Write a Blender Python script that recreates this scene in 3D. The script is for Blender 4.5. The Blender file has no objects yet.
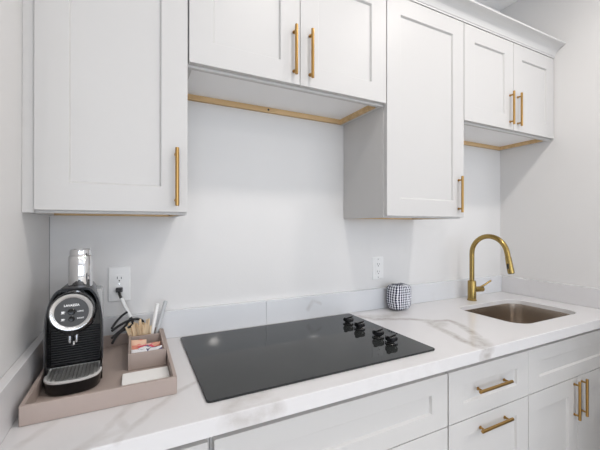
import bpy, bmesh, math, random
from mathutils import Vector, Matrix, noise
random.seed(7)
PI = math.pi
scene = bpy.context.scene
COL = scene.collection

# ------------------------------------------------------------------ camera
XC, D, H = 0.2611, 1.413, 1.3548
YAW, PITCH, ROLL, FPX = 0.4634, 0.0020, 0.0004, 332.43
cam_d = bpy.data.cameras.new('camera')
cam = bpy.data.objects.new('camera', cam_d)
COL.objects.link(cam)
cam_d.sensor_fit = 'HORIZONTAL'
cam_d.sensor_width = 36.0
cam_d.lens = FPX / 600.0 * 36.0
cam_d.clip_start = 0.02
cam.rotation_mode = 'XYZ'
cam.matrix_world = (Matrix.Translation((XC, -D, H)) @ Matrix.Rotation(-YAW, 4, 'Z')
                    @ Matrix.Rotation(PI / 2 + PITCH, 4, 'X') @ Matrix.Rotation(ROLL, 4, 'Z'))
scene.camera = cam

# ------------------------------------------------------------------ world, lights, exposure
world = bpy.data.worlds.new('world')
scene.world = world
world.use_nodes = True
bg = world.node_tree.nodes['Background']
bg.inputs[0].default_value = (0.80, 0.885, 1.0, 1)
bg.inputs[1].default_value = 9.8
XL, XR = 0.0, 2.49           # alcove
RX0, RX1, RY = -2.2, 4.4, -6.3   # the open room behind the camera
ZC = 2.817

def area(name, loc, rot, sx, sy, power, colr, portal=False, shape='RECTANGLE'):
    l = bpy.data.lights.new(name, 'AREA')
    l.shape = shape
    l.size = sx
    if shape in ('RECTANGLE', 'ELLIPSE'):
        l.size_y = sy
    l.energy = power
    l.color = colr
    if portal:
        l.cycles.is_portal = True
    o = bpy.data.objects.new(name, l)
    o.location = loc
    o.rotation_euler = rot
    COL.objects.link(o)
    return o
WINX0, WINX1, WINZ0, WINZ1 = -1.9, 4.2, 0.25, 2.55
area('daylight_portal', ((WINX0 + WINX1) / 2, RY - 0.02, (WINZ0 + WINZ1) / 2), (PI / 2, 0, 0),
     WINX1 - WINX0, WINZ1 - WINZ0, 1, (1, 1, 1), portal=True)
WARM = (1.0, 0.94, 0.885)
LAMPS = [(0.95, -1.15, 25), (1.85, -1.08, 26), (1.707, -5.40, 45), (-0.3, -3.3, 24), (1.2, -3.3, 24), (2.9, -3.3, 24),
         (0.1, -4.60, 22), (3.6, -4.60, 22)]
vs = scene.view_settings
vs.view_transform = 'Standard'
vs.look = 'None'
vs.gamma = 1
vs.use_curve_mapping = False
vs.exposure = -1.55
cy = scene.cycles
cy.use_denoising = True
cy.max_bounces = 10
cy.diffuse_bounces = 6
cy.glossy_bounces = 5
cy.sample_clamp_indirect = 20

# ------------------------------------------------------------------ materials
def mat(name, colr, rough=0.5, metal=0.0, spec=0.5, bump=0.0, bscale=60.0, coat=0.0, var=0.0, vscale=8.0, emit=None, trans=0.0, ior=1.45):
    m = bpy.data.materials.new(name)
    m.use_nodes = True
    nt = m.node_tree
    b = nt.nodes['Principled BSDF']
    b.inputs['Base Color'].default_value = (*colr, 1)
    b.inputs['Roughness'].default_value = rough
    b.inputs['Metallic'].default_value = metal
    b.inputs['Specular IOR Level'].default_value = spec
    b.inputs['Coat Weight'].default_value = coat
    b.inputs['Coat Roughness'].default_value = 0.05
    b.inputs['Transmission Weight'].default_value = trans
    b.inputs['IOR'].default_value = ior
    if emit:
        b.inputs['Emission Color'].default_value = (*emit[0], 1)
        b.inputs['Emission Strength'].default_value = emit[1]
    tc = nt.nodes.new('ShaderNodeTexCoord')
    if bump:
        n = nt.nodes.new('ShaderNodeTexNoise')
        n.inputs['Scale'].default_value = bscale
        n.inputs['Detail'].default_value = 3
        nt.links.new(tc.outputs['Object'], n.inputs['Vector'])
        bp = nt.nodes.new('ShaderNodeBump')
        bp.inputs['Strength'].default_value = bump
        bp.inputs['Distance'].default_value = 0.002
        nt.links.new(n.outputs['Fac'], bp.inputs['Height'])
        nt.links.new(bp.outputs['Normal'], b.inputs['Normal'])
    if var:
        n = nt.nodes.new('ShaderNodeTexNoise')
        n.inputs['Scale'].default_value = vscale
        n.inputs['Detail'].default_value = 4
        nt.links.new(tc.outputs['Object'], n.inputs['Vector'])
        mx = nt.nodes.new('ShaderNodeMix')
        mx.data_type = 'RGBA'
        mx.inputs['A'].default_value = (*[c * (1 - var) for c in colr], 1)
        mx.inputs['B'].default_value = (*[min(1, c * (1 + var)) for c in colr], 1)
        nt.links.new(n.outputs['Fac'], mx.inputs['Factor'])
        nt.links.new(mx.outputs['Result'], b.inputs['Base Color'])
    return m

M = {}
M['wall'] = mat('wall_paint', (0.715, 0.708, 0.702), 0.55, spec=0.3, bump=0.12, bscale=90)
M['ceiling'] = mat('ceiling_paint', (0.89, 0.89, 0.89), 0.8, spec=0.2, bump=0.1, bscale=60)
M['cab'] = mat('cabinet_lacquer', (0.57, 0.562, 0.555), 0.42, spec=0.35)
M['cab_under_lit'] = mat('underside_lightened', (0.88, 0.88, 0.885), 0.5, spec=0.3)  # whiter than the doors, brightens the shaded cabinet undersides by colour
M['crown'] = mat('crown_paint', (0.58, 0.577, 0.572), 0.42, spec=0.4)
M['toe'] = mat('toe_kick_board', (0.55, 0.55, 0.55), 0.5)
M['brass'] = mat('satin_brass', (0.43, 0.26, 0.09), 0.30, metal=1.0)
M['faucet'] = mat('brushed_gold', (0.37, 0.26, 0.09), 0.27, metal=1.0)
M['steel'] = mat('brushed_steel', (0.62, 0.56, 0.50), 0.24, metal=1.0, var=0.06, vscale=30)
M['chrome'] = mat('chrome', (0.70, 0.70, 0.71), 0.05, metal=1.0)
M['silver'] = mat('silver_plastic', (0.66, 0.66, 0.66), 0.22, metal=0.9)
M['black'] = mat('gloss_black_plastic', (0.006, 0.006, 0.007), 0.16, spec=0.5)
M['trim'] = mat('dark_trim', (0.12, 0.12, 0.13), 0.3, metal=0.6)
M['spout'] = mat('dark_chrome', (0.30, 0.30, 0.31), 0.15, metal=1.0)
M['rim'] = mat('satin_silver', (0.82, 0.82, 0.81), 0.35, metal=0.4)
M['grate'] = mat('grate_metal', (0.42, 0.42, 0.41), 0.3, metal=0.8)
M['blackm'] = mat('matte_black_plastic', (0.018, 0.018, 0.02), 0.42)
M['dark'] = mat('dark_grey_panel', (0.055, 0.056, 0.058), 0.3)
M['tank'] = mat('smoked_clear_plastic', (0.42, 0.43, 0.44), 0.12, spec=0.6)
M['glass'] = mat('black_ceramic_glass', (0.024, 0.026, 0.026), 0.045, spec=0.32, ior=1.5)
M['glassedge'] = mat('cooktop_edge', (0.015, 0.015, 0.016), 0.25)
M['tray'] = mat('taupe_leatherette', (0.41, 0.335, 0.30), 0.5, spec=0.35, bump=0.25, bscale=400, var=0.05, vscale=20)
M['outlet'] = mat('outlet_plastic', (0.80, 0.80, 0.795), 0.3)
M['slot'] = mat('slot_dark', (0.02, 0.02, 0.02), 0.6)
M['paper'] = mat('white_paper', (0.91, 0.905, 0.89), 0.8, spec=0.1, bump=0.3, bscale=150)
M['cordw'] = mat('white_cord', (0.80, 0.80, 0.79), 0.4)
M['cordb'] = mat('black_cord', (0.015, 0.015, 0.017), 0.35)
M['caulk'] = mat('wall_joint', (0.35, 0.35, 0.35), 0.8)
M['straw'] = mat('clear_grey_straw', (0.55, 0.56, 0.57), 0.25, spec=0.6)
M['charcoal'] = mat('shade_wall_charcoal', (0.06, 0.062, 0.066), 0.6, spec=0.3)

def wood_mat(name, c1, c2, scale=(3, 40, 40)):
    m = bpy.data.materials.new(name)
    m.use_nodes = True
    nt = m.node_tree
    b = nt.nodes['Principled BSDF']
    b.inputs['Roughness'].default_value = 0.6
    tc = nt.nodes.new('ShaderNodeTexCoord')
    mp = nt.nodes.new('ShaderNodeMapping')
    mp.inputs['Scale'].default_value = scale
    n = nt.nodes.new('ShaderNodeTexNoise')
    n.inputs['Scale'].default_value = 1.0
    n.inputs['Detail'].default_value = 5
    cr = nt.nodes.new('ShaderNodeValToRGB')
    cr.color_ramp.elements[0].position = 0.3
    cr.color_ramp.elements[1].position = 0.7
    cr.color_ramp.elements[0].color = (*c1, 1)
    cr.color_ramp.elements[1].color = (*c2, 1)
    nt.links.new(tc.outputs['Object'], mp.inputs['Vector'])
    nt.links.new(mp.outputs['Vector'], n.inputs['Vector'])
    nt.links.new(n.outputs['Fac'], cr.inputs['Fac'])
    nt.links.new(cr.outputs['Color'], b.inputs['Base Color'])
    return m
M['ply'] = wood_mat('raw_plywood_edge', (0.52, 0.34, 0.16), (0.68, 0.48, 0.26))
M['stick'] = wood_mat('birch_stick', (0.74, 0.55, 0.34), (0.90, 0.74, 0.53), (30, 30, 8))
M['floor'] = wood_mat('oak_planks', (0.68, 0.64, 0.59), (0.76, 0.72, 0.67), (14, 1.2, 1))

def quartz(name, veins, base=(0.685, 0.677, 0.685), rough=0.16):
    """white quartz with grey-tan veins: each vein is a polyline in world/object space; noise bends and feathers it"""
    m = bpy.data.materials.new(name)
    m.use_nodes = True
    nt = m.node_tree
    N, Lk = nt.nodes, nt.links
    b = N['Principled BSDF']
    b.inputs['Roughness'].default_value = rough
    b.inputs['Specular IOR Level'].default_value = 0.45
    tc = N.new('ShaderNodeTexCoord')
    def vm(op, a=None, bb=None):
        n = N.new('ShaderNodeVectorMath')
        n.operation = op
        for i, v in enumerate((a, bb)):
            if v is None:
                continue
            if isinstance(v, tuple):
                n.inputs[i].default_value = v
            else:
                Lk.new(v, n.inputs[i])
        return n
    def mm(op, a, bb=None, cc=None, clamp=False):
        n = N.new('ShaderNodeMath')
        n.operation = op
        n.use_clamp = clamp
        for i, v in enumerate((a, bb, cc)):
            if v is None:
                continue
            if isinstance(v, (int, float)):
                n.inputs[i].default_value = v
            else:
                Lk.new(v, n.inputs[i])
        return n.outputs[0]
    P0 = tc.outputs['Object']
    def nz(scale, detail, vec=P0, rough=0.55):
        n = N.new('ShaderNodeTexNoise')
        n.inputs['Scale'].default_value = scale
        n.inputs['Detail'].default_value = detail
        n.inputs['Roughness'].default_value = rough
        Lk.new(vec, n.inputs['Vector'])
        return n
    w1 = nz(9, 6)
    o1 = vm('SUBTRACT', w1.outputs['Color'], (0.5, 0.5, 0.5)).outputs[0]
    s1 = N.new('ShaderNodeVectorMath'); s1.operation = 'SCALE'; s1.inputs['Scale'].default_value = 0.045
    Lk.new(o1, s1.inputs[0])
    P = vm('ADD', P0, s1.outputs[0]).outputs[0]
    def vein_field(pts, width):
        dmin = None
        for (a, c) in zip(pts[:-1], pts[1:]):
            A = tuple(a); B = tuple(c)
            if len(A) == 2: A = (A[0], A[1], 0.914)
            if len(B) == 2: B = (B[0], B[1], 0.914)
            ab = tuple(B[i] - A[i] for i in range(3))
            l2 = sum(v * v for v in ab)
            pa = vm('SUBTRACT', P, A).outputs[0]
            dt = vm('DOT_PRODUCT', pa, ab).outputs['Value']
            t = mm('DIVIDE', dt, l2, clamp=True)
            sc = N.new('ShaderNodeVectorMath'); sc.operation = 'SCALE'
            sc.inputs[0].default_value = ab
            Lk.new(t, sc.inputs['Scale'])
            dd = vm('SUBTRACT', pa, sc.outputs[0]).outputs[0]
            ln = vm('LENGTH', dd).outputs['Value']
            dmin = ln if dmin is None else mm('MINIMUM', dmin, ln)
        q = mm('DIVIDE', dmin, width)
        return mm('SUBTRACT', 1.0, q, clamp=True)
    strength = None
    for pts, width, amt in veins:
        f = mm('MULTIPLY', vein_field(pts, width), amt)
        strength = f if strength is None else mm('MAXIMUM', strength, f)
    patch = nz(22, 6, rough=0.65)
    pf = mm('MULTIPLY_ADD', patch.outputs['Fac'], 2.6, -0.55, clamp=True)
    st = mm('MULTIPLY', mm('POWER', strength, 0.75), pf)
    # faint marbling everywhere
    mp = nz(2.4, 7, P, 0.6)
    thin = mm('SUBTRACT', 1.0, mm('MULTIPLY', mm('ABSOLUTE', mm('SUBTRACT', mp.outputs['Fac'], 0.5)), 34.0), clamp=True)
    big = nz(1.7, 2)
    thin = mm('MULTIPLY', thin, mm('MULTIPLY_ADD', big.outputs['Fac'], 1.6, -0.62, clamp=True))
    tot = mm('ADD', st, mm('MULTIPLY', thin, 0.22), clamp=True)
    mx = N.new('ShaderNodeMix'); mx.data_type = 'RGBA'
    mx.inputs['A'].default_value = (*base, 1)
    mx.inputs['B'].default_value = (0.40, 0.37, 0.35, 1)
    Lk.new(tot, mx.inputs['Factor'])
    Lk.new(mx.outputs['Result'], b.inputs['Base Color'])
    return m
VEINS = [
    ([(1.24, -0.10), (1.27, -0.17), (1.35, -0.20), (1.43, -0.24), (1.475, -0.31), (1.44, -0.40), (1.40, -0.52), (1.385, -0.60), (1.385, -0.66)], 0.0260, 1.0),
    ([(1.475, -0.31), (1.57, -0.335), (1.555, -0.42), (1.51, -0.50), (1.45, -0.575), (1.40, -0.62)], 0.0234, 0.95),
    ([(1.475, -0.31), (1.50, -0.345), (1.46, -0.37)], 0.0442, 0.8),
    ([(1.45, -0.575), (1.40, -0.62)], 0.0442, 0.8),
    ([(1.27, -0.13), (1.40, -0.16), (1.46, -0.13), (1.47, -0.05)], 0.0455, 0.45),
    ([(0.14, -0.66), (0.19, -0.61), (0.235, -0.535), (0.29, -0.44)], 0.0143, 0.34),
    ([(0.19, -0.61), (0.25, -0.60), (0.23, -0.56)], 0.0130, 0.30),
    ([(0.23, -0.64), (0.30, -0.55), (0.37, -0.48), (0.43, -0.435)], 0.0117, 0.40),
    ([(0.46, -0.65), (0.47, -0.615), (0.51, -0.60), (0.57, -0.60)], 0.0286, 0.45),
    ([(0.46, -0.645, 0.895), (0.54, -0.645, 0.885), (0.58, -0.645, 0.900)], 0.0312, 0.55),
    ([(0.03, -0.66), (0.06, -0.56), (0.10, -0.50)], 0.0156, 0.3),
    ([(1.37, -0.645, 0.890), (1.41, -0.645, 0.888)], 0.0234, 1.0),
]
M['quartz'] = quartz('white_quartz', VEINS)
M['quartz_daylit'] = quartz('quartz_upstand_daylit', [([(1.0, -0.02, 0.95), (1.03, -0.02, 1.0), (1.07, -0.02, 0.98)], 0.012, 0.3),
                                              ([(0.0, -0.62, 0.96), (0.02, -0.40, 0.985), (0.02, -0.2, 0.94)], 0.018, 0.55),
                                              ([(0.02, -0.60, 0.92), (0.02, -0.47, 1.01)], 0.015, 0.5)], (0.69, 0.70, 0.72), 0.06)  # bluish base: cool daylight put into the back upstand colour

# ------------------------------------------------------------------ geometry helpers
ORIGIN = {}
def wl(o):
    return ORIGIN.get(o.name, Vector((0, 0, 0)))

def thing(name, label, cat, loc, group=None):
    o = bpy.data.objects.new(name, None)
    o.empty_display_size = 0.05
    COL.objects.link(o)
    o.location = loc
    ORIGIN[o.name] = Vector(loc)
    o['label'] = label
    o['category'] = cat
    if group:
        o['group'] = group
    return o

class G:
    def __init__(s):
        s.bm = bmesh.new()
    def box(s, x0, x1, y0, y1, z0, z1):
        vs_ = [s.bm.verts.new((x, y, z)) for x in (x0, x1) for y in (y0, y1) for z in (z0, z1)]
        for f in ((0, 1, 3, 2), (4, 6, 7, 5), (0, 4, 5, 1), (2, 3, 7, 6), (0, 2, 6, 4), (1, 5, 7, 3)):
            s.bm.faces.new([vs_[i] for i in f])
        return s
    def rings(s, rings, cap0=True, cap1=True, closed=False):
        rr = [[s.bm.verts.new(p) for p in r] for r in rings]
        n = len(rr[0])
        for a, b in zip(rr[:-1], rr[1:]):
            for i in range(n):
                j = (i + 1) % n
                s.bm.faces.new((a[i], a[j], b[j], b[i]))
        if closed:
            a, b = rr[-1], rr[0]
            for i in range(n):
                j = (i + 1) % n
                s.bm.faces.new((a[i], a[j], b[j], b[i]))
        else:
            if cap0: s.bm.faces.new(rr[0][::-1])
            if cap1: s.bm.faces.new(rr[-1])
        return s
    def tube(s, pts, r, seg=14, cap=True):
        pts = [Vector(p) for p in pts]
        rs = r if isinstance(r, (list, tuple)) else [r] * len(pts)
        ref = None
        out = []
        for i, p in enumerate(pts):
            t = (pts[min(i + 1, len(pts) - 1)] - pts[max(i - 1, 0)]).normalized()
            if ref is None:
                ref = t.orthogonal().normalized()
            else:
                ref = (ref - t * ref.dot(t))
                ref = ref.normalized() if ref.length > 1e-6 else t.orthogonal().normalized()
            bi = t.cross(ref)
            out.append([p + (ref * math.cos(2 * PI * k / seg) + bi * math.sin(2 * PI * k / seg)) * rs[i] for k in range(seg)])
        return s.rings(out, cap, cap)
    def lathe(s, prof, c, axis='z', seg=40, cap=True):
        c = Vector(c)
        out = []
        for (r, h) in prof:
            ring = []
            for k in range(seg):
                a = 2 * PI * k / seg
                u, v = r * math.cos(a), r * math.sin(a)
                ring.append(c + Vector({'z': (u, v, h), 'y': (u, h, v), 'x': (h, u, v)}[axis]))
            out.append(ring)
        return s.rings(out, cap, cap)
    def prism(s, poly, axis, a, b):
        def P(p, t):
            return {'x': (t, p[0], p[1]), 'y': (p[0], t, p[1]), 'z': (p[0], p[1], t)}[axis]
        return s.rings([[P(p, a) for p in poly], [P(p, b) for p in poly]])
    def build(s, name, m, parent=None, bevel=0.0, segs=2, smooth=False, label=None, kind=None, subsurf=0, loc=None, angle=35):
        bmesh.ops.recalc_face_normals(s.bm, faces=s.bm.faces)
        off = wl(parent) if parent else (Vector(loc) if loc else Vector((0, 0, 0)))
        bmesh.ops.translate(s.bm, verts=s.bm.verts, vec=-off)
        me = bpy.data.meshes.new(name)
        s.bm.to_mesh(me)
        s.bm.free()
        me.materials.append(m)
        o = bpy.data.objects.new(name, me)
        COL.objects.link(o)
        ORIGIN[o.name] = off
        if parent:
            o.parent = parent
        elif loc:
            o.location = loc
        if smooth:
            me.shade_smooth()
            me.set_sharp_from_angle(angle=math.radians(angle))
        if bevel:
            md = o.modifiers.new('bevel', 'BEVEL')
            md.width = bevel
            md.segments = segs
            md.limit_method = 'ANGLE'
            md.angle_limit = math.radians(40)
        if subsurf:
            md = o.modifiers.new('sub', 'SUBSURF')
            md.levels = md.render_levels = subsurf
        if label: o['label'] = label
        if kind: o['kind'] = kind
        return o

def tag(o, label, cat, group=None):
    o['label'] = label
    o['category'] = cat
    if group: o['group'] = group
    return o

def bez(pts, n=10):
    """Catmull-Rom through pts"""
    P = [Vector(p) for p in pts]
    P = [P[0] * 2 - P[1]] + P + [P[-1] * 2 - P[-2]]
    out = []
    for i in range(1, len(P) - 2):
        for k in range(n):
            t = k / n
            a, b, c, d = P[i - 1], P[i], P[i + 1], P[i + 2]
            out.append(0.5 * ((2 * b) + (c - a) * t + (2 * a - 5 * b + 4 * c - d) * t * t + (3 * b - a - 3 * c + d) * t ** 3))
    out.append(P[-2])
    return out

def rrect(x0, x1, y0, y1, r, n=8):
    pts = []
    for (cx, cyy, a0) in ((x1 - r, y1 - r, 0), (x0 + r, y1 - r, PI / 2), (x0 + r, y0 + r, PI), (x1 - r, y0 + r, 1.5 * PI)):
        for k in range(n + 1):
            a = a0 + PI / 2 * k / n
            pts.append((cx + r * math.cos(a), cyy + r * math.sin(a)))
    return pts

# ------------------------------------------------------------------ room
T = 0.1
G().box(RX0 - T, RX1 + T, RY - T, T, -T, 0).build('floor', M['floor'], kind='structure')
G().box(RX0 - T, RX1 + T, RY - T, T, ZC, ZC + T).build('ceiling', M['ceiling'], kind='structure')
G().box(-T, XR + T, 0, T, 0, ZC).build('wall_back', M['wall'], kind='structure')
WY = -0.80
g = G().box(-T, 0, WY, 0, 0, ZC); g.box(RX0, -T, WY, WY + T, 0, ZC)
g.build('wall_left', M['wall'], kind='structure')
g = G().box(XR, XR + T, WY, 0, 0, ZC); g.box(XR + T, RX1, WY, WY + T, 0, ZC)
g.build('wall_right', M['wall'], kind='structure')
G().box(RX0 - T, RX0, RY, WY + T, 0, ZC).build('wall_far_left', M['wall'], kind='structure')
G().box(RX1, RX1 + T, RY, WY + T, 0, ZC).build('wall_far_right', M['wall'], kind='structure')
g = G()
g.box(RX0, WINX0, RY - T, RY, 0, ZC).box(WINX1, RX1, RY - T, RY, 0, ZC)
g.box(WINX0, WINX1, RY - T, RY, 0, WINZ0).box(WINX0, WINX1, RY - T, RY, WINZ1, ZC)
g.build('wall_front', M['wall'], kind='structure')
g = G()
for x in (WINX0, WINX0 + 2.02, WINX0 + 4.03, WINX1 - 0.05):
    g.box(x, x + 0.05, RY - 0.08, RY - 0.03, WINZ0, WINZ1)
g.box(WINX0, WINX1, RY - 0.08, RY - 0.03, WINZ0, WINZ0 + 0.05).box(WINX0, WINX1, RY - 0.08, RY - 0.03, WINZ1 - 0.05, WINZ1)
g.build('window_1', M['cab'], kind='structure')
G().box(2.00, 3.3, -1.36, -1.26, 0, 1.02).build('added_shade_wall', M['charcoal'], kind='structure')  # unseen dark blocker, added to shade the lower right cabinet doors
# dark open joint line where the back wall meets the left wall
G().box(0.0002, 0.0018, -0.0016, -0.0002, 1.018, 1.385).build('trim_1', M['caulk'], kind='structure')

SPOTS = ['above the cooktop', 'above the sink', 'farthest back in the middle', 'in the middle row at the left', 'in the middle row at the centre',
         'in the middle row at the right', 'in the back row at the left', 'in the back row at the right']
for i, (x, y, p) in enumerate(LAMPS):
    t = thing('ceiling_downlight', 'round white recessed downlight in the ceiling ' + SPOTS[i], 'ceiling light', (x, y, ZC), 'recessed ceiling downlights')
    G().lathe([(0.082, -0.001), (0.084, -0.006), (0.098, -0.006), (0.105, -0.001)], (x, y, ZC), 'z', 36, cap=False).build('trim_ring', M['ceiling'], t, smooth=True)
    l = area('downlight_lamp', (x, y, ZC - 0.008), (0, 0, 0), 0.16, 0.16, p, WARM, shape='DISK')

# ------------------------------------------------------------------ cabinet pieces
def shaker(x0, x1, z0, z1, yf, rail, rail_v=None, rec=0.009, th=0.02):
    """front panel; yf = y of the front face, stiles `rail` wide, rails rail_v high"""
    rv = rail_v or rail
    g = G()
    bm = g.bm
    yb = yf + th
    def q(a0, a1, c0, c1, y):
        return [bm.verts.new(p) for p in ((a0, y, c0), (a1, y, c0), (a1, y, c1), (a0, y, c1))]
    O = q(x0, x1, z0, z1, yf)
    I = q(x0 + rail, x1 - rail, z0 + rv, z1 - rv, yf)
    R = q(x0 + rail + 0.004, x1 - rail - 0.004, z0 + rv + 0.004, z1 - rv - 0.004, yf + rec)
    B = q(x0, x1, z0, z1, yb)
    for i in range(4):
        j = (i + 1) % 4
        bm.faces.new((O[i], O[j], I[j], I[i]))
        bm.faces.new((I[i], I[j], R[j], R[i]))
        bm.faces.new((B[i], B[j], O[j], O[i]))
    bm.faces.new(R)
    bm.faces.new(B[::-1])
    return g

def handle(parent, p0, p1, yf, r=0.0058, out=0.022, inset=0.018):
    """bar pull from p0 to p1 (x,z), posts back to the door face at y=yf"""
    g = G()
    yb = yf - out
    a, b = Vector((p0[0], yb, p0[1])), Vector((p1[0], yb, p1[1]))
    d = (b - a).normalized()
    g.tube([a, a + d * 0.0008, b - d * 0.0008, b], [r * 0.86, r, r, r * 0.86], 16)
    for c in (a + d * inset, b - d * inset):
        g.tube([(c.x, yf + 0.0002, c.z), (c.x, yb, c.z)], 0.0042, 12)
        g.tube([(c.x, yf + 0.0002, c.z), (c.x, yf - 0.002, c.z)], 0.0065, 12)
    return g.build('handle', M['brass'], parent, smooth=True, label='satin brass bar handle')

YBOX, YDOOR = -0.302, -0.324
def wall_cabinet(label, x0, x1, zb, zt, doors, filler=None, screw=None, left_end=False):
    t = thing('wall_cabinet', label, 'cabinet', ((x0 + x1) / 2, 0, zb), 'white shaker wall cabinets')
    g = G()
    p = 0.016
    rz = zb + 0.022
    e = 0.0004
    g.box(x0 + e, x0 + p, YBOX + 0.018, -0.001, zb, zt).box(x1 - p, x1 - e, YBOX + 0.018, -0.001, zb, zt)
    g.box(x0 + p, x1 - p, YBOX + 0.018, -0.001, zt - p, zt)
    g.box(x0 + p, x1 - p, -0.007, -0.001, rz, zt - p)
    # face frame
    fw = 0.038
    g.box(x0 + e, x0 + fw, YBOX, YBOX + 0.018, zb, zt).box(x1 - fw, x1 - e, YBOX, YBOX + 0.018, zb, zt)
    g.box(x0 + fw, x1 - fw, YBOX, YBOX + 0.018, zb, zb + fw).box(x0 + fw, x1 - fw, YBOX, YBOX + 0.018, zt - fw, zt)
    g.build('body', M['cab'], t, bevel=0.0008, segs=1)
    G().box(x0 + p, x1 - p, YBOX + 0.018, -0.0072, rz, rz + p).build('bottom_panel', M['cab_under_lit'], t)
    r = G().box(x0 + p, x1 - p, -0.017, -0.002, zb + 0.001, rz).build('hanging_rail', M['ply'], t, label='bare plywood rail along the back underside')
    if screw:
        G().lathe([(0.0045, -0.0195), (0.0045, -0.0165)], (screw, 0, zb + 0.011), 'y', 12).build('screw', M['slot'], r)
    if x1 - x0 > 0.0:
        G().box(x1 - p - 0.014, x1 - p, YBOX + 0.03, -0.0175, zb + 0.001, rz).build('side_rail', M['ply'], t, label='bare plywood strip along the right underside')
    if filler:
        G().box(filler[0], filler[1], YDOOR + 0.006, YBOX - 0.0003, zb, zt).build('filler_strip', M['cab'], t, bevel=0.0006, segs=1)
    for (a, b, hx, h0, h1) in doors:
        d = shaker(a, b, zb + 0.0075, zt - 0.0015, YDOOR, 0.076).build('door', M['cab'], t, bevel=0.0012)
        handle(d, (hx, h0), (hx, h1), YDOOR)
    return t
ZT = 2.3447
wall_cabinet('tall white wall cabinet at the far left above the coffee machine', 0.0004, 0.4131, 1.389, ZT,
             [(0.0265, 0.4112, 0.3785, 1.415, 1.592)], filler=(0.0005, 0.0255))
wall_cabinet('short two-door white wall cabinet above the black cooktop', 0.4137, 1.2130, 1.863, ZT,
             [(0.4160, 0.8045, 0.7805, 1.897, 2.075), (0.8070, 1.2110, 0.8465, 1.897, 2.077)], screw=0.80)
wall_cabinet('tall single-door white wall cabinet between the two short ones', 1.2136, 1.6974, 1.389, ZT,
             [(1.2160, 1.6955, 1.6570, 1.418, 1.591)])
wall_cabinet('short two-door white wall cabinet against the right wall above the sink', 1.6978, 2.4885, 1.863, ZT,
             [(1.6998, 2.0930, 2.0620, 1.893, 2.070), (2.0955, 2.4870, 2.1300, 1.893, 2.072)])

# crown moulding
prof = [(-0.300, ZT + 0.001), (-0.3270, ZT + 0.001), (-0.3270, ZT + 0.008), (-0.3300, ZT + 0.010)]
for k in range(9):
    a = k / 8
    prof.append((-0.330 - 0.044 * (1 - math.cos(a * PI / 2)) * 0.75 - 0.011 * a, ZT + 0.010 + 0.044 * math.sin(a * PI / 2) * 0.75 + 0.011 * a))
prof += [(-0.379, ZT + 0.056), (-0.3845, ZT + 0.058), (-0.3845, ZT + 0.066), (-0.300, ZT + 0.066)]
g = G().prism(prof, 'x', 0.0005, XR - 0.0005)
o = g.build('crown_moulding', M['crown'], loc=(1.2, -0.3, ZT))
tag(o, 'white crown moulding running along the top of the wall cabinets', 'moulding')

# base cabinets
YBF, YFR = -0.598, -0.620
ZF, ZSL, ZTOP = 0.848, 0.872, 0.914
def base_cabinet(label, x0, x1, fronts, mid=()):
    t = thing('base_cabinet', label, 'cabinet', ((x0 + x1) / 2, 0, 0), 'white shaker base cabinets')
    g = G()
    p, e = 0.016, 0.0004
    zt = ZSL - 0.0006
    g.box(x0 + e, x0 + p, YBF + 0.018, -0.001, 0.0, zt).box(x1 - p, x1 - e, YBF + 0.018, -0.001, 0.0, zt)
    g.box(x0 + p, x1 - p, YBF + 0.018, -0.001, 0.10, 0.116)
    g.box(x0 + p, x1 - p, -0.007, -0.001, 0.116, zt)
    fw = 0.03
    g.box(x0 + e, x0 + fw, YBF, YBF + 0.018, 0.10, zt).box(x1 - fw, x1 - e, YBF, YBF + 0.018, 0.10, zt)
    g.box(x0 + fw, x1 - fw, YBF, YBF + 0.018, 0.10, 0.13).box(x0 + fw, x1 - fw, YBF, YBF + 0.018, zt - 0.05, zt)
    for z in mid:
        g.box(x0 + fw, x1 - fw, YBF, YBF + 0.018, z - 0.02, z + 0.02)
    g.build('body', M['cab'], t, bevel=0.0008, segs=1)
    G().box(x0 + p, x1 - p, -0.53, -0.515, 0, 0.10).build('toe_kick', M['toe'], t)
    for (kind, a, b, z0, z1, h) in fronts:
        rv = 0.058 if kind != 'door' else 0.076
        d = shaker(a, b, z0, z1, YFR, 0.074, rv).build(kind, M['cab'], t, bevel=0.0012)
        if h:
            handle(d, h[0], h[1], YFR)
    return t
ZR = 0.6665
base_cabinet('narrow white base cabinet at the left end under the coffee tray', 0.0004, 0.4245,
             [('drawer', 0.0265, 0.4170, ZR + 0.0015, ZF, None), ('door', 0.0265, 0.4170, 0.115, ZR - 0.0015, None)], mid=(ZR,))
base_cabinet('wide white base cabinet under the black cooktop', 0.4249, 1.2256,
             [('drawer', 0.4315, 1.2228, ZR + 0.0015, ZF, None), ('drawer', 0.4315, 1.2228, 0.392, ZR - 0.0015, None),
              ('drawer', 0.4315, 1.2228, 0.115, 0.389, None)], mid=(ZR, 0.39))
base_cabinet('white three-drawer base cabinet with brass handles between cooktop and sink', 1.2260, 1.6930,
             [('drawer', 1.2290, 1.6926, ZR + 0.0015, ZF, ((1.362, 0.763), (1.551, 0.763))),
              ('drawer', 1.2290, 1.6910, 0.392, ZR - 0.0015, ((1.374, 0.619), (1.554, 0.619))),
              ('drawer', 1.2290, 1.6910, 0.115, 0.389, ((1.353, 0.31), (1.540, 0.31)))], mid=(ZR, 0.39))
base_cabinet('white two-door base cabinet under the sink', 1.6932, 2.4888,
             [('false_front', 1.6934, 2.4600, ZR + 0.0015, ZF, None),
              ('door', 1.6950, 2.0755, 0.115, ZR - 0.0015, ((2.0450, 0.484), (2.0450, 0.656))),
              ('door', 2.0785, 2.4600, 0.115, ZR - 0.0015, ((2.1090, 0.486), (2.1090, 0.656)))], mid=(ZR,))

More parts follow.
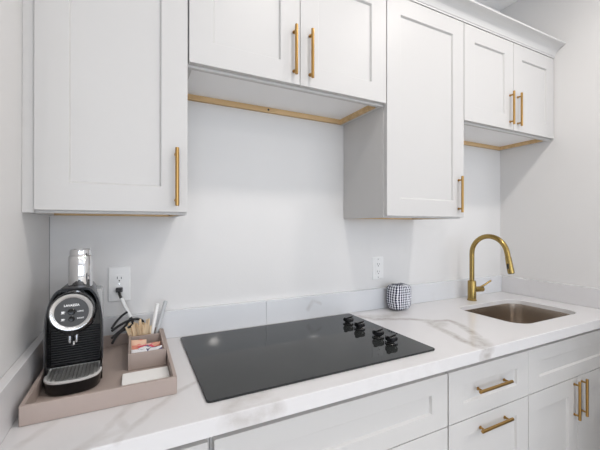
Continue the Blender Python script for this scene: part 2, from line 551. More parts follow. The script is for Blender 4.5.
# ------------------------------------------------------------------ countertop with sink cut-out
SX0, SX1, SY0, SY1, SR = 1.800, 2.308, -0.535, -0.186, 0.075
CF = -0.6423
def slab_with_hole():
    g = G()
    bm = g.bm
    outer = [(0.0008, CF), (XR - 0.0008, CF), (XR - 0.0008, -0.0008), (0.0008, -0.0008)]
    inner = rrect(SX0, SX1, SY0, SY1, SR, 10)
    def loop(pts, z):
        v = [bm.verts.new((p[0], p[1], z)) for p in pts]
        return v, [bm.edges.new((v[i], v[(i + 1) % len(v)])) for i in range(len(v))]
    c = 0.002
    outer_t = [(0.0008, CF + c), (XR - 0.0008, CF + c), (XR - 0.0008, -0.0008), (0.0008, -0.0008)]
    inner_t = rrect(SX0 - c, SX1 + c, SY0 - c, SY1 + c, SR + c, 10)
    o1, oe1 = loop(outer_t, ZTOP); i1, ie1 = loop(inner_t, ZTOP)
    bmesh.ops.triangle_fill(bm, use_beauty=True, edges=oe1 + ie1)
    o2, oe2 = loop(outer, ZSL); i2, ie2 = loop(inner, ZSL)
    bmesh.ops.triangle_fill(bm, use_beauty=True, edges=oe2 + ie2)
    om = [bm.verts.new((p[0], p[1], ZTOP - c)) for p in outer]
    im = [bm.verts.new((p[0], p[1], ZTOP - c)) for p in inner]
    for a, b in ((o1, om), (om, o2), (i1, im), (im, i2)):
        for k in range(len(a)):
            j = (k + 1) % len(a)
            bm.faces.new((a[k], a[j], b[j], b[k]))
    return g
o = slab_with_hole().build('countertop', M['quartz'])
tag(o, 'long white quartz countertop with grey veins over the base cabinets', 'countertop')

BT, BH = 0.0225, 1.020
o = G().box(BT + 0.0005, 0.788, -BT, -0.0006, ZTOP + 0.0003, BH).build('backsplash', M['quartz_daylit'], bevel=0.0012, loc=(0, 0, 0))
tag(o, 'low white quartz upstand on the back wall, left piece behind coffee tray', 'backsplash', 'white quartz upstands')
o = G().box(0.7888, XR - 0.0008, -BT, -0.0006, ZTOP + 0.0003, BH).build('backsplash', M['quartz_daylit'], bevel=0.0012)
tag(o, 'low white quartz upstand on the back wall, right piece behind faucet', 'backsplash', 'white quartz upstands')
o = G().box(0.0006, BT, CF + 0.001, -0.0006, ZTOP + 0.0003, BH).build('backsplash', M['quartz'], bevel=0.0012)
tag(o, 'short white quartz upstand on the left wall beside coffee tray', 'backsplash', 'white quartz upstands')
o = G().box(XR - BT, XR - 0.0009, CF + 0.001, -BT - 0.0005, ZTOP + 0.0003, BH).build('backsplash', M['quartz'], bevel=0.0012)
tag(o, 'white quartz upstand on the right wall beside the sink', 'backsplash', 'white quartz upstands')

# ------------------------------------------------------------------ sink
t = thing('sink', 'undermount stainless steel sink set into the right end of the countertop', 'sink', ((SX0 + SX1) / 2, (SY0 + SY1) / 2, ZSL - 0.21))
g = G()
levels = [(0.0006, ZTOP - 0.021 - ZSL, 0.0), (0.004, ZTOP - 0.0215 - ZSL, 0.0), (0.006, -0.003, 0.0), (0.008, -0.05, 0.0), (0.012, -0.17, 0.0), (0.018, -0.190, 0.0), (0.034, -0.204, 0.0), (0.06, -0.208, 0.0)]
rings = []
for (ins, dz, _) in levels:
    rr = max(0.02, SR - ins * 0.6)
    rings.append([(x, y, ZSL - 0.0007 + dz) for x, y in rrect(SX0 + ins, SX1 - ins, SY0 + ins, SY1 - ins, rr, 10)])
inner = rings
outer = [[(x, y, z - 0.0015) for (x, y, z) in r] for r in rings]
g.rings(inner, cap0=False, cap1=True)
g.build('basin', M['steel'], t, smooth=True, angle=60)
cx, cyy = (SX0 + SX1) / 2, (SY0 + SY1) / 2
G().lathe([(0.046, -0.2085), (0.046, -0.2065), (0.040, -0.2055), (0.034, -0.2065), (0.030, -0.2075)], (cx, cyy, ZSL), 'z', 32).build('drain', M['chrome'], t, smooth=True, label='round chrome drain')

# ------------------------------------------------------------------ faucet
FX, FY = 2.05, -0.108
t = thing('faucet', 'brushed gold gooseneck pull-down faucet behind the sink', 'faucet', (FX, FY, ZTOP))
G().lathe([(0.0265, 0.0004), (0.0265, 0.005), (0.0235, 0.007), (0.0228, 0.112), (0.021, 0.116), (0.0165, 0.118)], (FX, FY, ZTOP), 'z', 40).build('column', M['faucet'], t, smooth=True)
pts = [(FX, FY, ZTOP + 0.116), (FX, FY, 1.10), (FX, FY, 1.185)]
R_ = 0.105
for k in range(1, 21):
    a = math.radians(172) * k / 20
    pts.append((FX, FY - R_ + R_ * math.cos(a), 1.190 + R_ * math.sin(a)))
lx = Vector(pts[-1]); ld = (Vector(pts[-1]) - Vector(pts[-2])).normalized()
ld = (ld + Vector((0, 0.02, 0))).normalized()
pts.append(tuple(lx + ld * 0.012))
G().tube(pts, 0.0135, 20).build('spout', M['faucet'], t, smooth=True)
s0 = lx + ld * 0.012
h = G().tube([s0, s0 + ld * 0.003, s0 + ld * 0.006, s0 + ld * 0.03, s0 + ld * 0.086, s0 + ld * 0.093],
             [0.0125, 0.0125, 0.0150, 0.0156, 0.0166, 0.0155], 24).build('spray_head', M['faucet'], t, smooth=True)
c = s0 + ld * 0.052 + Vector((-0.0165, 0, 0))
G().box(s0.x - 0.0186, s0.x - 0.014, c.y - 0.005, c.y + 0.005, c.z - 0.016, c.z + 0.012).build('button', M['blackm'], h, bevel=0.002)
e0 = s0 + ld * 0.0928
G().tube([e0, e0 + ld * 0.003], 0.013, 20).build('nozzle', M['blackm'], h, smooth=True)
lv = G().tube([(FX + 0.018, FY - 0.004, 0.978), (FX + 0.072, FY - 0.016, 0.978), (FX + 0.075, FY - 0.0165, 0.978)], [0.0165, 0.0165, 0.0145], 24)
lv.tube([(FX + 0.055, FY - 0.014, 0.988), (FX + 0.090, FY - 0.022, 1.004), (FX + 0.128, FY - 0.032, 1.026)], [0.0060, 0.0054, 0.0050], 12)
lv.build('lever', M['faucet'], t, smooth=True)

# ------------------------------------------------------------------ cooktop
KX0, KX1, KY0, KY1 = 0.4225, 1.2190, -0.5765, -0.0450
t = thing('cooktop', 'black glass electric cooktop set on the countertop', 'cooktop', ((KX0 + KX1) / 2, (KY0 + KY1) / 2, ZTOP))
g = G()
g.rings([[(x, y, ZTOP + 0.0006) for x, y in rrect(KX0 + 0.001, KX1 - 0.001, KY0 + 0.001, KY1 - 0.001, 0.011, 5)],
         [(x, y, ZTOP + 0.0045) for x, y in rrect(KX0, KX1, KY0, KY1, 0.012, 5)],
         [(x, y, ZTOP + 0.0060) for x, y in rrect(KX0 + 0.0016, KX1 - 0.0016, KY0 + 0.0016, KY1 - 0.0016, 0.0106, 5)]])
gl = g.build('glass_top', M['glass'], t)
ZG = ZTOP + 0.006
def make_knob(x, y):
    k = G()
    k.lathe([(0.0225, 0.0004), (0.0240, 0.003), (0.0215, 0.0055), (0.0150, 0.007), (0.0140, 0.010), (0.0205, 0.0125), (0.0230, 0.016),
             (0.0225, 0.0255), (0.0200, 0.0280)], (x, y, ZG), 'z', 28)
    a = math.radians(18)
    hw, hl = 0.0062, 0.0240     # grip bar across the cap
    pts = [(-hl, -hw), (hl, -hw), (hl + 0.001, 0), (hl, hw), (-hl, hw), (-hl - 0.001, 0)]
    pp = [(x + px * math.cos(a) - py * math.sin(a), y + px * math.sin(a) + py * math.cos(a)) for px, py in pts]
    k.prism(pp, 'z', ZG + 0.014, ZG + 0.0320)
    kb = k.build('knob', M['black'], t, smooth=True, bevel=0.0008, angle=30)
    G().box(x - 0.0035, x + 0.0025, y - 0.0235, y - 0.0125, ZG + 0.005, ZG + 0.0125).build('pointer', M['silver'], kb, bevel=0.0005, label='silver pointer mark')
for y in (-0.190, -0.272, -0.390, -0.464):
    make_knob(1.112 if y > -0.38 else 1.113, y)

# ------------------------------------------------------------------ outlets
def outlet(label, x0, x1, z0, z1, decora):
    cx, cz = (x0 + x1) / 2, (z0 + z1) / 2
    t = thing('wall_outlet', label, 'outlet', (cx, 0, cz))
    g = G()
    g.rings([[(x, -0.0004, z) for x, z in rrect(x0, x1, z0, z1, 0.004, 4)],
             [(x, -0.003, z) for x, z in rrect(x0, x1, z0, z1, 0.004, 4)],
             [(x, -0.0055, z) for x, z in rrect(x0 + 0.004, x1 - 0.004, z0 + 0.004, z1 - 0.004, 0.003, 4)]])
    g.build('cover_plate', M['outlet'], t, smooth=True, angle=25)
    if decora:
        f = G().box(cx - 0.0170, cx + 0.0170, -0.0075, -0.0050, cz - 0.034, cz + 0.034).build('receptacle', M['outlet'], t, bevel=0.001)
    else:
        g = G()
        for dz in (0.020, -0.020):
            g.rings([[(x, y, z) for x, z in rrect(cx - 0.0172, cx + 0.0172, cz + dz - 0.0145, cz + dz + 0.0145, 0.006, 5)] for y in (-0.0052, -0.0080)])
        f = g.build('receptacle', M['outlet'], t, smooth=True, angle=30)
    yf = -0.0075 if decora else -0.0080
    for dz in (0.020, -0.020):
        z = cz + dz
        G().box(cx - 0.0075, cx - 0.0055, yf - 0.0004, yf + 0.001, z - 0.001, z + 0.008).build('slot', M['slot'], f)
        G().box(cx + 0.0055, cx + 0.0075, yf - 0.0004, yf + 0.001, z - 0.001, z + 0.006).build('slot', M['slot'], f)
        G().lathe([(0.0026, yf - 0.0004), (0.0026, yf + 0.001)], (cx, 0, z - 0.0075), 'y', 12).build('ground_hole', M['slot'], f)
    for z in ((cz,) if not decora else (cz + 0.048, cz - 0.048)):
        G().lathe([(0.003, -0.0064), (0.0028, -0.005)], (cx, 0, z), 'y', 14).build('screw', M['silver'], t)
    return t
outlet('white double wall outlet behind the coffee machine with a plug in it', 0.176, 0.250, 1.073, 1.202, False)
outlet('white wall outlet above the checked cloth bundle, nothing plugged in', 1.396, 1.470, 1.066, 1.188, True)

# ------------------------------------------------------------------ serving tray
TX0, TX1, TY0, TY1 = 0.036, 0.363, -0.490, -0.030
TZ0, TZ1 = ZTOP + 0.0008, 0.959
t = thing('serving_tray', 'taupe rectangular tray holding the coffee machine and caddy', 'tray', ((TX0 + TX1) / 2, (TY0 + TY1) / 2, ZTOP))
W = 0.009
g = G()
g.rings([[(x, y, z) for x, y in rrect(a0, a1, b0, b1, r, 3)] for (a0, a1, b0, b1, r, z) in (
    (TX0, TX1, TY0, TY1, 0.003, TZ0), (TX0, TX1, TY0, TY1, 0.003, TZ1),
    (TX0 + W, TX1 - W, TY0 + W, TY1 - W, 0.002, TZ1), (TX0 + W, TX1 - W, TY0 + W, TY1 - W, 0.002, TZ0 + 0.006))])
g.build('tray_body', M['tray'], t, bevel=0.001)
ZF_ = TZ0 + 0.0063   # tray floor

# ------------------------------------------------------------------ caddy
CX0, CX1, CY0, CY1, CZ1 = 0.246, 0.3515, -0.298, -0.045, 0.971
t = thing('caddy', 'small taupe two-compartment box on the tray with sugar packets and stirrers', 'caddy', ((CX0 + CX1) / 2, (CY0 + CY1) / 2, ZF_))
w = 0.006
DV = -0.125
g = G()
g.box(CX0, CX1, CY0, CY1, ZF_ + 0.0005, ZF_ + 0.006)
g.box(CX0, CX0 + w, CY0, CY1, ZF_ + 0.006, CZ1).box(CX1 - w, CX1, CY0, CY1, ZF_ + 0.006, CZ1)
g.box(CX0 + w, CX1 - w, CY0, CY0 + w, ZF_ + 0.006, CZ1).box(CX0 + w, CX1 - w, CY1 - w, CY1, ZF_ + 0.006, CZ1)
g.build('box', M['tray'], t, bevel=0.001)
G().box(CX0 + w, CX1 - w, DV, DV + w, ZF_ + 0.006, CZ1 - 0.001).build('divider', M['tray'], t, bevel=0.0008)

# packets
def packet(loc, rot, colr, band, label, sx=0.024, sy=0.017):
    g = G()
    n, m_ = 8, 6
    for sgn in (1, -1):
        grid = [[None] * (m_ + 1) for _ in range(n + 1)]
        for i in range(n + 1):
            for j in range(m_ + 1):
                u, v = i / n * 2 - 1, j / m_ * 2 - 1
                puff = 0.0035 * (1 - u ** 4) * (1 - v ** 4) + 0.0003
                grid[i][j] = g.bm.verts.new((u * sx, v * sy, sgn * puff + 0.0006 * math.sin(9 * u + 5 * v)))
        for i in range(n):
            for j in range(m_):
                g.bm.faces.new((grid[i][j], grid[i + 1][j], grid[i + 1][j + 1], grid[i][j + 1]))
    bmesh.ops.remove_doubles(g.bm, verts=g.bm.verts, dist=0.0008)
    bmesh.ops.transform(g.bm, verts=g.bm.verts, matrix=Matrix.Translation(loc) @ Matrix.Rotation(rot[2], 4, 'Z') @ Matrix.Rotation(rot[1], 4, 'Y') @ Matrix.Rotation(rot[0], 4, 'X'))
    o = g.build('sugar_packet', packet_mat(colr, band), loc=loc, smooth=True, angle=60)
    tag(o, label, 'sugar packet', 'sugar packets in the caddy')
    return o
def packet_mat(c1, c2):
    m = bpy.data.materials.new('printed_paper')
    m.use_nodes = True
    nt = m.node_tree
    b = nt.nodes['Principled BSDF']
    b.inputs['Roughness'].default_value = 0.5
    tc = nt.nodes.new('ShaderNodeTexCoord')
    wv = nt.nodes.new('ShaderNodeTexNoise')
    wv.inputs['Scale'].default_value = 55
    wv.inputs['Detail'].default_value = 1
    cr = nt.nodes.new('ShaderNodeValToRGB')
    cr.color_ramp.interpolation = 'CONSTANT'
    cr.color_ramp.elements[0].color = (*c1, 1)
    cr.color_ramp.elements[1].position = 0.56
    cr.color_ramp.elements[1].color = (*c2, 1)
    nt.links.new(tc.outputs['Object'], wv.inputs['Vector'])
    nt.links.new(wv.outputs['Fac'], cr.inputs['Fac'])
    nt.links.new(cr.outputs['Color'], b.inputs['Base Color'])
    return m
PK = [
    ((0.277, -0.230, 0.934), (0.15, 0.05, 0.3), (0.8, 0.8, 0.8), (0.12, 0.12, 0.25), 'white and navy sugar packet lying lowest at the left of the caddy'),
    ((0.320, -0.225, 0.934), (-0.1, -0.05, -0.3), (0.80, 0.80, 0.80), (0.75, 0.35, 0.35), 'white and pink sugar packet lying lowest at the right of the caddy'),
    ((0.279, -0.266, 0.9585), (0.5, 0.1, 0.15), (0.80, 0.80, 0.82), (0.05, 0.05, 0.16), 'white and navy sugar packet at the front left of the caddy'),
    ((0.318, -0.264, 0.9585), (0.5, -0.1, -0.15), (0.78, 0.78, 0.80), (0.09, 0.07, 0.18), 'white and dark blue sugar packet at the front right of the caddy'),
    ((0.299, -0.243, 0.960), (0.4, 0.1, 0.9), (0.80, 0.80, 0.80), (0.10, 0.10, 0.22), 'white and navy sugar packet crossing the two front ones in the caddy'),
    ((0.281, -0.190, 0.946), (0.6, 0.1, 0.25), (0.80, 0.30, 0.22), (0.85, 0.52, 0.42), 'coral sugar packet leaning at the back left of the caddy'),
    ((0.318, -0.190, 0.947), (0.65, -0.1, -0.2), (0.84, 0.45, 0.32), (0.75, 0.22, 0.16), 'salmon orange sugar packet leaning at the back right of the caddy'),
    ((0.300, -0.212, 0.955), (0.35, 0.0, 0.5), (0.72, 0.07, 0.12), (0.85, 0.55, 0.50), 'red and pink sugar packet on top in the middle of the caddy'),
    ((0.277, -0.158, 0.952), (0.75, 0.1, 0.1), (0.84, 0.55, 0.40), (0.80, 0.25, 0.2), 'pale orange sugar packet against the divider at the left of the caddy'),
]
for a in PK:
    packet(*a)

# wooden stirrers
def strip(name, p0, p1, wd, th, m, twist=0.0, loc=None):
    a, b = Vector(p0), Vector(p1)
    d = (b - a).normalized()
    s = d.cross(Vector((0, 1, 0))).normalized()
    s = Matrix.Rotation(twist, 3, d) @ s
    n = d.cross(s).normalized()
    L = (b - a).length
    g = G()
    rings = []
    for k in (0.0, 0.004, 0.5, 0.996, 1.0):
        f = 0.75 if k in (0.0, 1.0) else 1.0
        p = a + d * (L * k)
        rings.append([p + s * (wd / 2 * f) * i + n * (th / 2) * j for i, j in ((1, 1), (-1, 1), (-1, -1), (1, -1))])
    g.rings(rings)
    return g.build(name, m, loc=tuple(a), bevel=0.0003, segs=1)
for k in range(24):
    u = (k % 12) / 11
    row = k // 12
    xb = 0.2600 + 0.050 * u + random.uniform(-0.003, 0.003)
    xt = 0.2400 + 0.072 * u + random.uniform(-0.004, 0.004)
    yb = -0.088 + 0.022 * row + random.uniform(-0.003, 0.003)
    yt = -0.108 + 0.034 * row + random.uniform(-0.005, 0.005)
    zt = 1.003 + random.uniform(-0.008, 0.008) + 0.006 * row
    o = strip('wooden_stirrer', (xb, yb, ZF_ + 0.008), (xt, yt, zt), 0.0062, 0.0024, M['stick'], random.uniform(-0.7, 0.7))
    tag(o, 'short birch wood coffee stirrer standing in the bundle in the caddy', 'stirrer', 'wooden stirrers in the caddy')
o = G().tube([(0.3150, -0.085, ZF_ + 0.010), (0.3400, -0.070, 1.065)], 0.0066, 14).build('straw', M['paper'], smooth=True)
tag(o, 'white wrapped straw standing in the caddy beside the wooden stirrers', 'straw')
g = G()
g.tube([(0.3310, -0.075, ZF_ + 0.010), (0.3690, -0.060, 1.070)], [0.0066] * 2, 14)
for k in range(14):
    a = Vector((0.3310, -0.075, ZF_ + 0.010)).lerp(Vector((0.3690, -0.060, 1.070)), 0.35 + k * 0.046)
    d = Vector((0.038, 0.015, 0.14)).normalized()
    g.tube([a, a + d * 0.0025], 0.0073, 14)
o = g.build('straw', M['straw'], smooth=True)
tag(o, 'clear grey ribbed straw leaning rightmost in the caddy', 'straw')

# napkins
g = G()
nx0, nx1, ny0, ny1 = 0.2325, 0.3515, -0.4150, -0.3400
rings = []
for k in range(5):
    z = ZF_ + 0.0006 + k * 0.0022
    for dz, ins in ((0.0, 0.0012), (0.0003, 0.0), (0.0017, 0.0), (0.0021, 0.0012)):
        rings.append([(x + 0.0006 * math.sin(k * 2.1), y + 0.0006 * math.cos(k * 3), z + dz) for x, y in rrect(nx0 + ins, nx1 - ins, ny0 + ins, ny1 - ins, 0.003, 3)])
g.rings(rings)
o = g.build('folded_napkin', M['paper'])
tag(o, 'white folded paper napkins lying on the tray in front of the caddy', 'napkin')

# ------------------------------------------------------------------ coffee machine
MX, MY = 0.1135, -0.385   # axis of the round head, front of the head
MB0 = ZF_ + 0.0006
t = thing('coffee_machine', 'black capsule coffee machine with silver ring standing on the tray', 'coffee machine', (MX, -0.24, ZF_))
def arch(hw, ztop, zb, tw, zsh, n=10):
    """arch outline in (x, z): flat top of half width tw, curved shoulders down to zsh, then nearly straight sides"""
    pts = [(hw, zb)]
    for k in range(n + 1):
        a = k / n * PI / 2
        pts.append((tw + (hw - tw) * math.cos(a), zsh + (ztop - zsh) * math.sin(a)))
    L = [(-x, z) for x, z in pts[::-1]]
    return [(MX + x, z) for x, z in pts + L]
# shell: a hollow arch, open in front
g = G()
po = arch(0.0660, 1.1830, MB0 + 0.004, 0.029, 1.070)
pi_ = arch(0.0600, 1.1770, MB0 + 0.004, 0.027, 1.070)
def ringat(p, y): return [(x, y, z) for x, z in p]
g.rings([[(MX + (x - MX) * 0.86, -0.150, MB0 + (z - MB0) * 0.985) for x, z in po], ringat(po, -0.328), ringat(arch(0.0650, 1.1820, MB0 + 0.004, 0.0285, 1.070), -0.3315),
         ringat(arch(0.0610, 1.1780, MB0 + 0.004, 0.0275, 1.070), -0.3315), ringat(pi_, -0.328), ringat(pi_, -0.275)], True, True)
sh = g.build('housing', M['black'], t, smooth=True, angle=40)
# brushed seam strips on the shell's front edge
g = G()
pe = arch(0.0662, 1.1833, MB0 + 0.06, 0.0292, 1.070)
g.tube([(x, -0.3285, z) for x, z in pe], 0.0012, 8)
g.build('edge_trim', M['trim'], sh, smooth=True, label='thin dark grey edge line')
# top vent slot bar
G().box(MX - 0.029, MX + 0.029, -0.336, -0.300, 1.1815, 1.1860).build('top_lever', M['blackm'], t, bevel=0.0015)
# ribbed back panel in the brewing bay
g = G()
z = MB0 + 0.045
while z < 1.068:
    g.box(MX - 0.0585, MX + 0.0585, -0.2810, -0.2752, z, z + 0.0034)
    z += 0.0068
g.build('grille', M['blackm'], t, bevel=0.0008)
# head
g = G()
HZ = 1.1320
g.lathe([(0.050, -0.2760), (0.0500, -0.330), (0.0505, -0.372), (0.0500, -0.3825), (0.0480, -0.3855)], (MX, 0, HZ), 'y', 56)
hd = g.build('head', M['black'], t, smooth=True)
g = G()
g.lathe([(0.0475, -0.3840), (0.0475, -0.3880), (0.0455, -0.3905), (0.0410, -0.3895), (0.0370, -0.3870), (0.0370, -0.3845)], (MX, 0, HZ), 'y', 64, cap=False)
g.build('ring', M['silver'], hd, smooth=True, label='broad silver ring around the control disc')
G().lathe([(0.0372, -0.3856), (0.0372, -0.3872), (0.0367, -0.3876)], (MX, 0, HZ), 'y', 56).build('control_disc', M['dark'], hd, smooth=True)
for dz, r in ((0.0015, 0.0085), (-0.0165, 0.0070)):
    g = G()
    g.lathe([(r, -0.3872), (r, -0.3888), (r - 0.0012, -0.3898), (r - 0.003, -0.3892)], (MX, 0, HZ + dz), 'y', 28)
    g.build('button', M['black'], hd, smooth=True)
# writing and icons
def text_part(s, size, cx, cz, y, parent, m, bold=0.0):
    cu = bpy.data.curves.new('t', 'FONT')
    cu.body = s
    cu.size = size
    cu.align_x = 'CENTER'
    cu.align_y = 'CENTER'
    cu.extrude = 0.00025
    cu.offset = bold
    ob = bpy.data.objects.new('t', cu)
    COL.objects.link(ob)
    dg = bpy.context.evaluated_depsgraph_get()
    me = bpy.data.meshes.new_from_object(ob.evaluated_get(dg))
    bpy.data.objects.remove(ob)
    me.transform(Matrix.Translation(Vector((cx, y, cz)) - wl(parent)) @ Matrix.Rotation(PI / 2, 4, 'X'))
    me.materials.clear()
    me.materials.append(m)
    me.name = 'lettering'
    o = bpy.data.objects.new('lettering', me)
    COL.objects.link(o)
    o.parent = parent
    return o
M['print'] = mat('white_print', (0.85, 0.85, 0.85), 0.5)
text_part('LAVAZZA', 0.0076, MX, HZ + 0.0180, -0.3879, hd, M['print'], 0.00025)
text_part('LONG', 0.0048, MX + 0.0190, HZ + 0.0015, -0.3879, hd, M['print'], 0.0001)
text_part('SHORT', 0.0048, MX + 0.0190, HZ - 0.0165, -0.3879, hd, M['print'], 0.0001)
g = G()
for dz, h in ((0.0015, 0.0052), (-0.0165, 0.0038)):
    x, z = MX - 0.0190, HZ + dz
    g.prism([(x - 0.0032, z + h / 2), (x - 0.0024, z - h / 2), (x + 0.0024, z - h / 2), (x + 0.0032, z + h / 2)], 'y', -0.3876, -0.3880)
    g.tube([(x + 0.003, -0.3878, z + h / 3), (x + 0.0052, -0.3878, z + h / 5), (x + 0.003, -0.3878, z - h / 4)], 0.0005, 6)
    g.box(x - 0.004, x + 0.004, -0.3880, -0.3876, z - h / 2 - 0.0014, z - h / 2 - 0.0006)
g.build('cup_icon', M['print'], hd)
# chin under the head and spouts
g = G()
g.rings([[(MX + s * (0.048 - 0.0009 * k * k), y, HZ - 0.030 - 0.0055 * k) for s, y in ((-1, -0.300), (-1, -0.352), (-0.55, -0.376), (0, -0.381), (0.55, -0.376), (1, -0.352), (1, -0.300))] for k in range(7)])
g.build('chin', M['black'], t, smooth=True, angle=50)
g = G()
for dx in (-0.0075, 0.0075):
    g.tube([(MX + dx, -0.352, 1.068), (MX + dx, -0.354, 1.054), (MX + dx, -0.355, 1.045)], [0.0048, 0.0048, 0.0040], 16)
g.build('coffee_spout', M['spout'], t, smooth=True, label='pair of dark chrome coffee spouts')
G().tube([(MX, -0.340, 1.044), (MX, -0.340, 1.034)], 0.003, 12).build('drip_nozzle', M['silver'], t, smooth=True)
# base and drip tray (half round in front)
def dshape(hw, yb, yf, n=18, e=2.6):
    pts = [(MX + hw, yb)]
    ym = -0.335
    for k in range(n + 1):
        a = -k / n * PI
        c_, s_ = math.cos(a), math.sin(a)
        pts.append((MX + hw * math.copysign(abs(c_) ** (2 / e), c_), ym - (ym - yf) * abs(s_) ** (2 / e)))
    pts.append((MX - hw, yb))
    return pts
g = G()
def R3(p, z): return [(x, y, z) for x, y in p]
g.rings([R3(dshape(0.0590, -0.278, -0.3860), MB0), R3(dshape(0.0620, -0.278, -0.3895), MB0 + 0.004), R3(dshape(0.0638, -0.278, -0.3925), MB0 + 0.032)])
g.build('drip_tray', M['black'], t, smooth=True, angle=40)
g = G()
g.rings([R3(dshape(0.0640, -0.281, -0.3930), MB0 + 0.0322), R3(dshape(0.0648, -0.281, -0.3940), MB0 + 0.0335), R3(dshape(0.0645, -0.281, -0.3937), MB0 + 0.0372),
         R3(dshape(0.0625, -0.281, -0.3915), MB0 + 0.0384), R3(dshape(0.0600, -0.284, -0.3885), MB0 + 0.0382), R3(dshape(0.0595, -0.284, -0.3880), MB0 + 0.0340)], True, True)
g.build('drip_rim', M['rim'], t, smooth=True, angle=50, label='silver rim of the drip tray')
g = G()
for k in range(13):
    x = -0.054 + k * 0.009
    yf = -0.335 - 0.049 * (max(0.0, 1 - (abs(x) / 0.0572) ** 2.6)) ** (1 / 2.6)
    g.box(MX + x - 0.0009, MX + x + 0.0009, yf, -0.286, MB0 + 0.0342, MB0 + 0.0384)
for k in range(9):
    y = -0.292 - k * 0.0105
    u = max(0.0, 1 - (max(0.0, -0.335 - y) / 0.049) ** 2.6) ** (1 / 2.6)
    g.box(MX - 0.055 * u, MX + 0.055 * u, y - 0.0014, y + 0.0014, MB0 + 0.0342, MB0 + 0.0382)
g.build('drip_grate', M['grate'], t, label='slotted metal drip grate')
# water tank behind
g = G()
g.rings([[(0.1560 + x * f, y * f - 0.190, z) for x, y in rrect(-0.020, 0.020, -0.050, 0.050, 0.014, 5)] for f, z in ((0.9, MB0 + 0.03), (1.0, MB0 + 0.05), (1.0, 1.135), (0.93, 1.153), (0.75, 1.160))])
g.build('water_tank', M['tank'], t, smooth=True, label='smoky clear water tank on the right side')

t.rotation_euler = (0, 0, math.radians(2))

# chrome canister standing on the machine
CXc, CYc = 0.1240, -0.272
ZM = 1.1800
t = thing('canister', 'polished chrome canister standing on top of the coffee machine', 'canister', (CXc, CYc, ZM))
G().lathe([(0.0285, 0.0006), (0.0294, 0.003), (0.0294, 0.086), (0.0275, 0.089)], (CXc, CYc, ZM), 'z', 44).build('canister_body', M['chrome'], t, smooth=True)
G().lathe([(0.0262, 0.0891), (0.0268, 0.091), (0.0268, 0.101), (0.0257, 0.1055), (0.0225, 0.107), (0.0220, 0.1052)], (CXc, CYc, ZM), 'z', 44).build('lid', M['chrome'], t, smooth=True)

# power cord and plug
t = thing('power_cord', 'black power cord with plug and white sleeve looping behind the caddy', 'power cord', (0.213, -0.01, 1.117))
g = G()
pc = (0.213, 1.117)
g.rings([[(pc[0] + x * s, y, pc[1] + z * s * 0.8) for x, z in rrect(-0.0115, 0.0115, -0.0105, 0.0105, 0.004, 4)] for s, y in ((1.0, -0.0086), (1.0, -0.020), (0.75, -0.030), (0.5, -0.034))])
g.build('plug', M['cordb'], t, smooth=True, angle=40)
g = G()
g.tube(bez([(0.213, -0.031, 1.112), (0.216, -0.040, 1.102), (0.221, -0.045, 1.088)], 6), [0.0048] * 13, 12)
g.build('strain_relief', M['cordb'], t, smooth=True)
wp = bez([(0.220, -0.045, 1.092), (0.234, -0.050, 1.058), (0.251, -0.056, 1.022)], 8)
G().tube(wp, 0.0068, 14).build('sleeve', M['cordw'], t, smooth=True, label='white plastic sleeve around the cord')
G().tube(bez([(0.250, -0.056, 1.024), (0.256, -0.060, 1.012), (0.257, -0.070, 0.998), (0.243, -0.085, 0.992), (0.220, -0.10, 0.985), (0.205, -0.12, 0.972), (0.197, -0.14, 0.962)], 8), 0.0044, 10).build('cable', M['cordb'], t, smooth=True)
G().tube(bez([(0.194, -0.115, 1.005), (0.208, -0.095, 1.022), (0.225, -0.075, 1.036), (0.240, -0.066, 1.044)], 8), 0.0040, 10).build('cable', M['cordb'], t, smooth=True)
G().tube(bez([(0.195, -0.120, 0.998), (0.215, -0.100, 1.007), (0.240, -0.080, 1.014), (0.270, -0.060, 1.014), (0.290, -0.040, 1.000), (0.292, -0.038, 0.985), (0.285, -0.036, 0.970)], 8), 0.0044, 10).build('cable', M['cordb'], t, smooth=True)
G().tube(bez([(0.196, -0.14, 0.980), (0.21, -0.115, 0.986), (0.234, -0.088, 1.000), (0.250, -0.062, 1.018)], 8), 0.0040, 10).build('cable', M['cordb'], t, smooth=True)

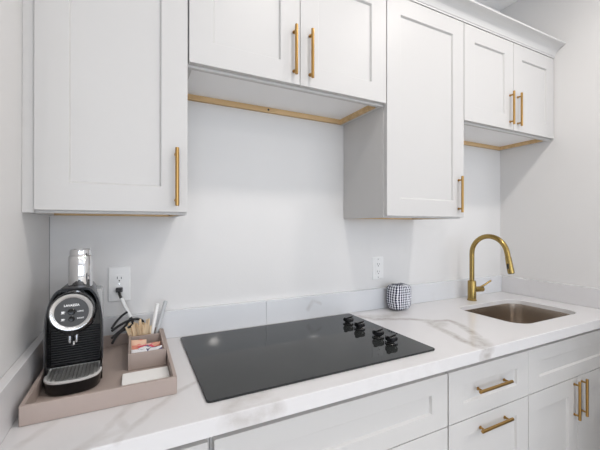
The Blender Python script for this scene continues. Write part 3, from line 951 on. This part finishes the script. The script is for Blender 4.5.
# ------------------------------------------------------------------ checked cloth bundle
def cloth_mat():
    m = bpy.data.materials.new('navy_white_weave')
    m.use_nodes = True
    nt = m.node_tree
    b = nt.nodes['Principled BSDF']
    b.inputs['Roughness'].default_value = 0.9
    tc = nt.nodes.new('ShaderNodeTexCoord')
    sep = nt.nodes.new('ShaderNodeSeparateXYZ')
    nt.links.new(tc.outputs['Object'], sep.inputs[0])
    def mth(op, a, b_=None, c_=None):
        n = nt.nodes.new('ShaderNodeMath'); n.operation = op
        for i, v in enumerate((a, b_, c_)):
            if v is None: continue
            if isinstance(v, (int, float)): n.inputs[i].default_value = v
            else: nt.links.new(v, n.inputs[i])
        return n.outputs[0]
    th = mth('ARCTAN2', sep.outputs[0], sep.outputs[1])
    th = mth('MULTIPLY_ADD', mth('SINE', mth('MULTIPLY', sep.outputs[2], 70.0)), 0.03, th)
    sx = mth('SINE', mth('MULTIPLY', th, 24.0))
    sy = mth('SINE', mth('MULTIPLY', sep.outputs[2], 2 * PI / 0.0125))
    f = mth('GREATER_THAN', mth('ADD', sx, mth('MULTIPLY', sy, 0.75)), 0.0)
    mx = nt.nodes.new('ShaderNodeMix'); mx.data_type = 'RGBA'
    mx.inputs['A'].default_value = (0.018, 0.022, 0.055, 1)
    mx.inputs['B'].default_value = (0.74, 0.75, 0.80, 1)
    nt.links.new(f, mx.inputs['Factor'])
    nt.links.new(mx.outputs['Result'], b.inputs['Base Color'])
    return m
M['cloth'] = cloth_mat()
g = G()
LC = Vector((1.510, -0.080, 0.983))
NU, NV = 72, 44
uvl = g.bm.loops.layers.uv.new('UVMap')
def sp(v, e): return math.copysign(abs(v) ** e, v)
rows = []
for j in range(NV + 1):
    ph = -PI / 2 + PI * j / NV
    row = []
    for i in range(NU):
        th = 2 * PI * i / NU
        e1, e2 = 0.42, 0.5
        x = sp(math.cos(ph), e1) * sp(math.cos(th), e2) * 0.0600
        y = sp(math.cos(ph), e1) * sp(math.sin(th), e2) * 0.0430
        z = sp(math.sin(ph), e1) * 0.0650
        p = Vector((x, y, z))
        nn = noise.noise(p * 32) * 0.0035 + noise.noise(p * 90) * 0.0012
        wob = 0.0014 * math.sin(26 * th) * math.cos(ph) ** 0.3 if abs(math.cos(ph)) > 0.1 else 0
        p = p + p.normalized() * (nn + wob) if p.length > 0 else p
        p.z = max(p.z, -0.0680)
        row.append(g.bm.verts.new(LC + p))
    rows.append(row)
for j in range(NV):
    for i in range(NU):
        k = (i + 1) % NU
        f = g.bm.faces.new((rows[j][i], rows[j][k], rows[j + 1][k], rows[j + 1][i]))
        for lp, (u, v) in zip(f.loops, ((i, j), (i + 1, j), (i + 1, j + 1), (i, j + 1))):
            lp[uvl].uv = (u / NU * 2.0, v / NV * 1.5)
bmesh.ops.remove_doubles(g.bm, verts=g.bm.verts, dist=0.00002)
o = g.build('cloth_bundle', M['cloth'], smooth=True, loc=(LC.x, LC.y, ZTOP), angle=80)
tag(o, 'navy and white checked woven cloth bundle standing against the backsplash', 'cloth')
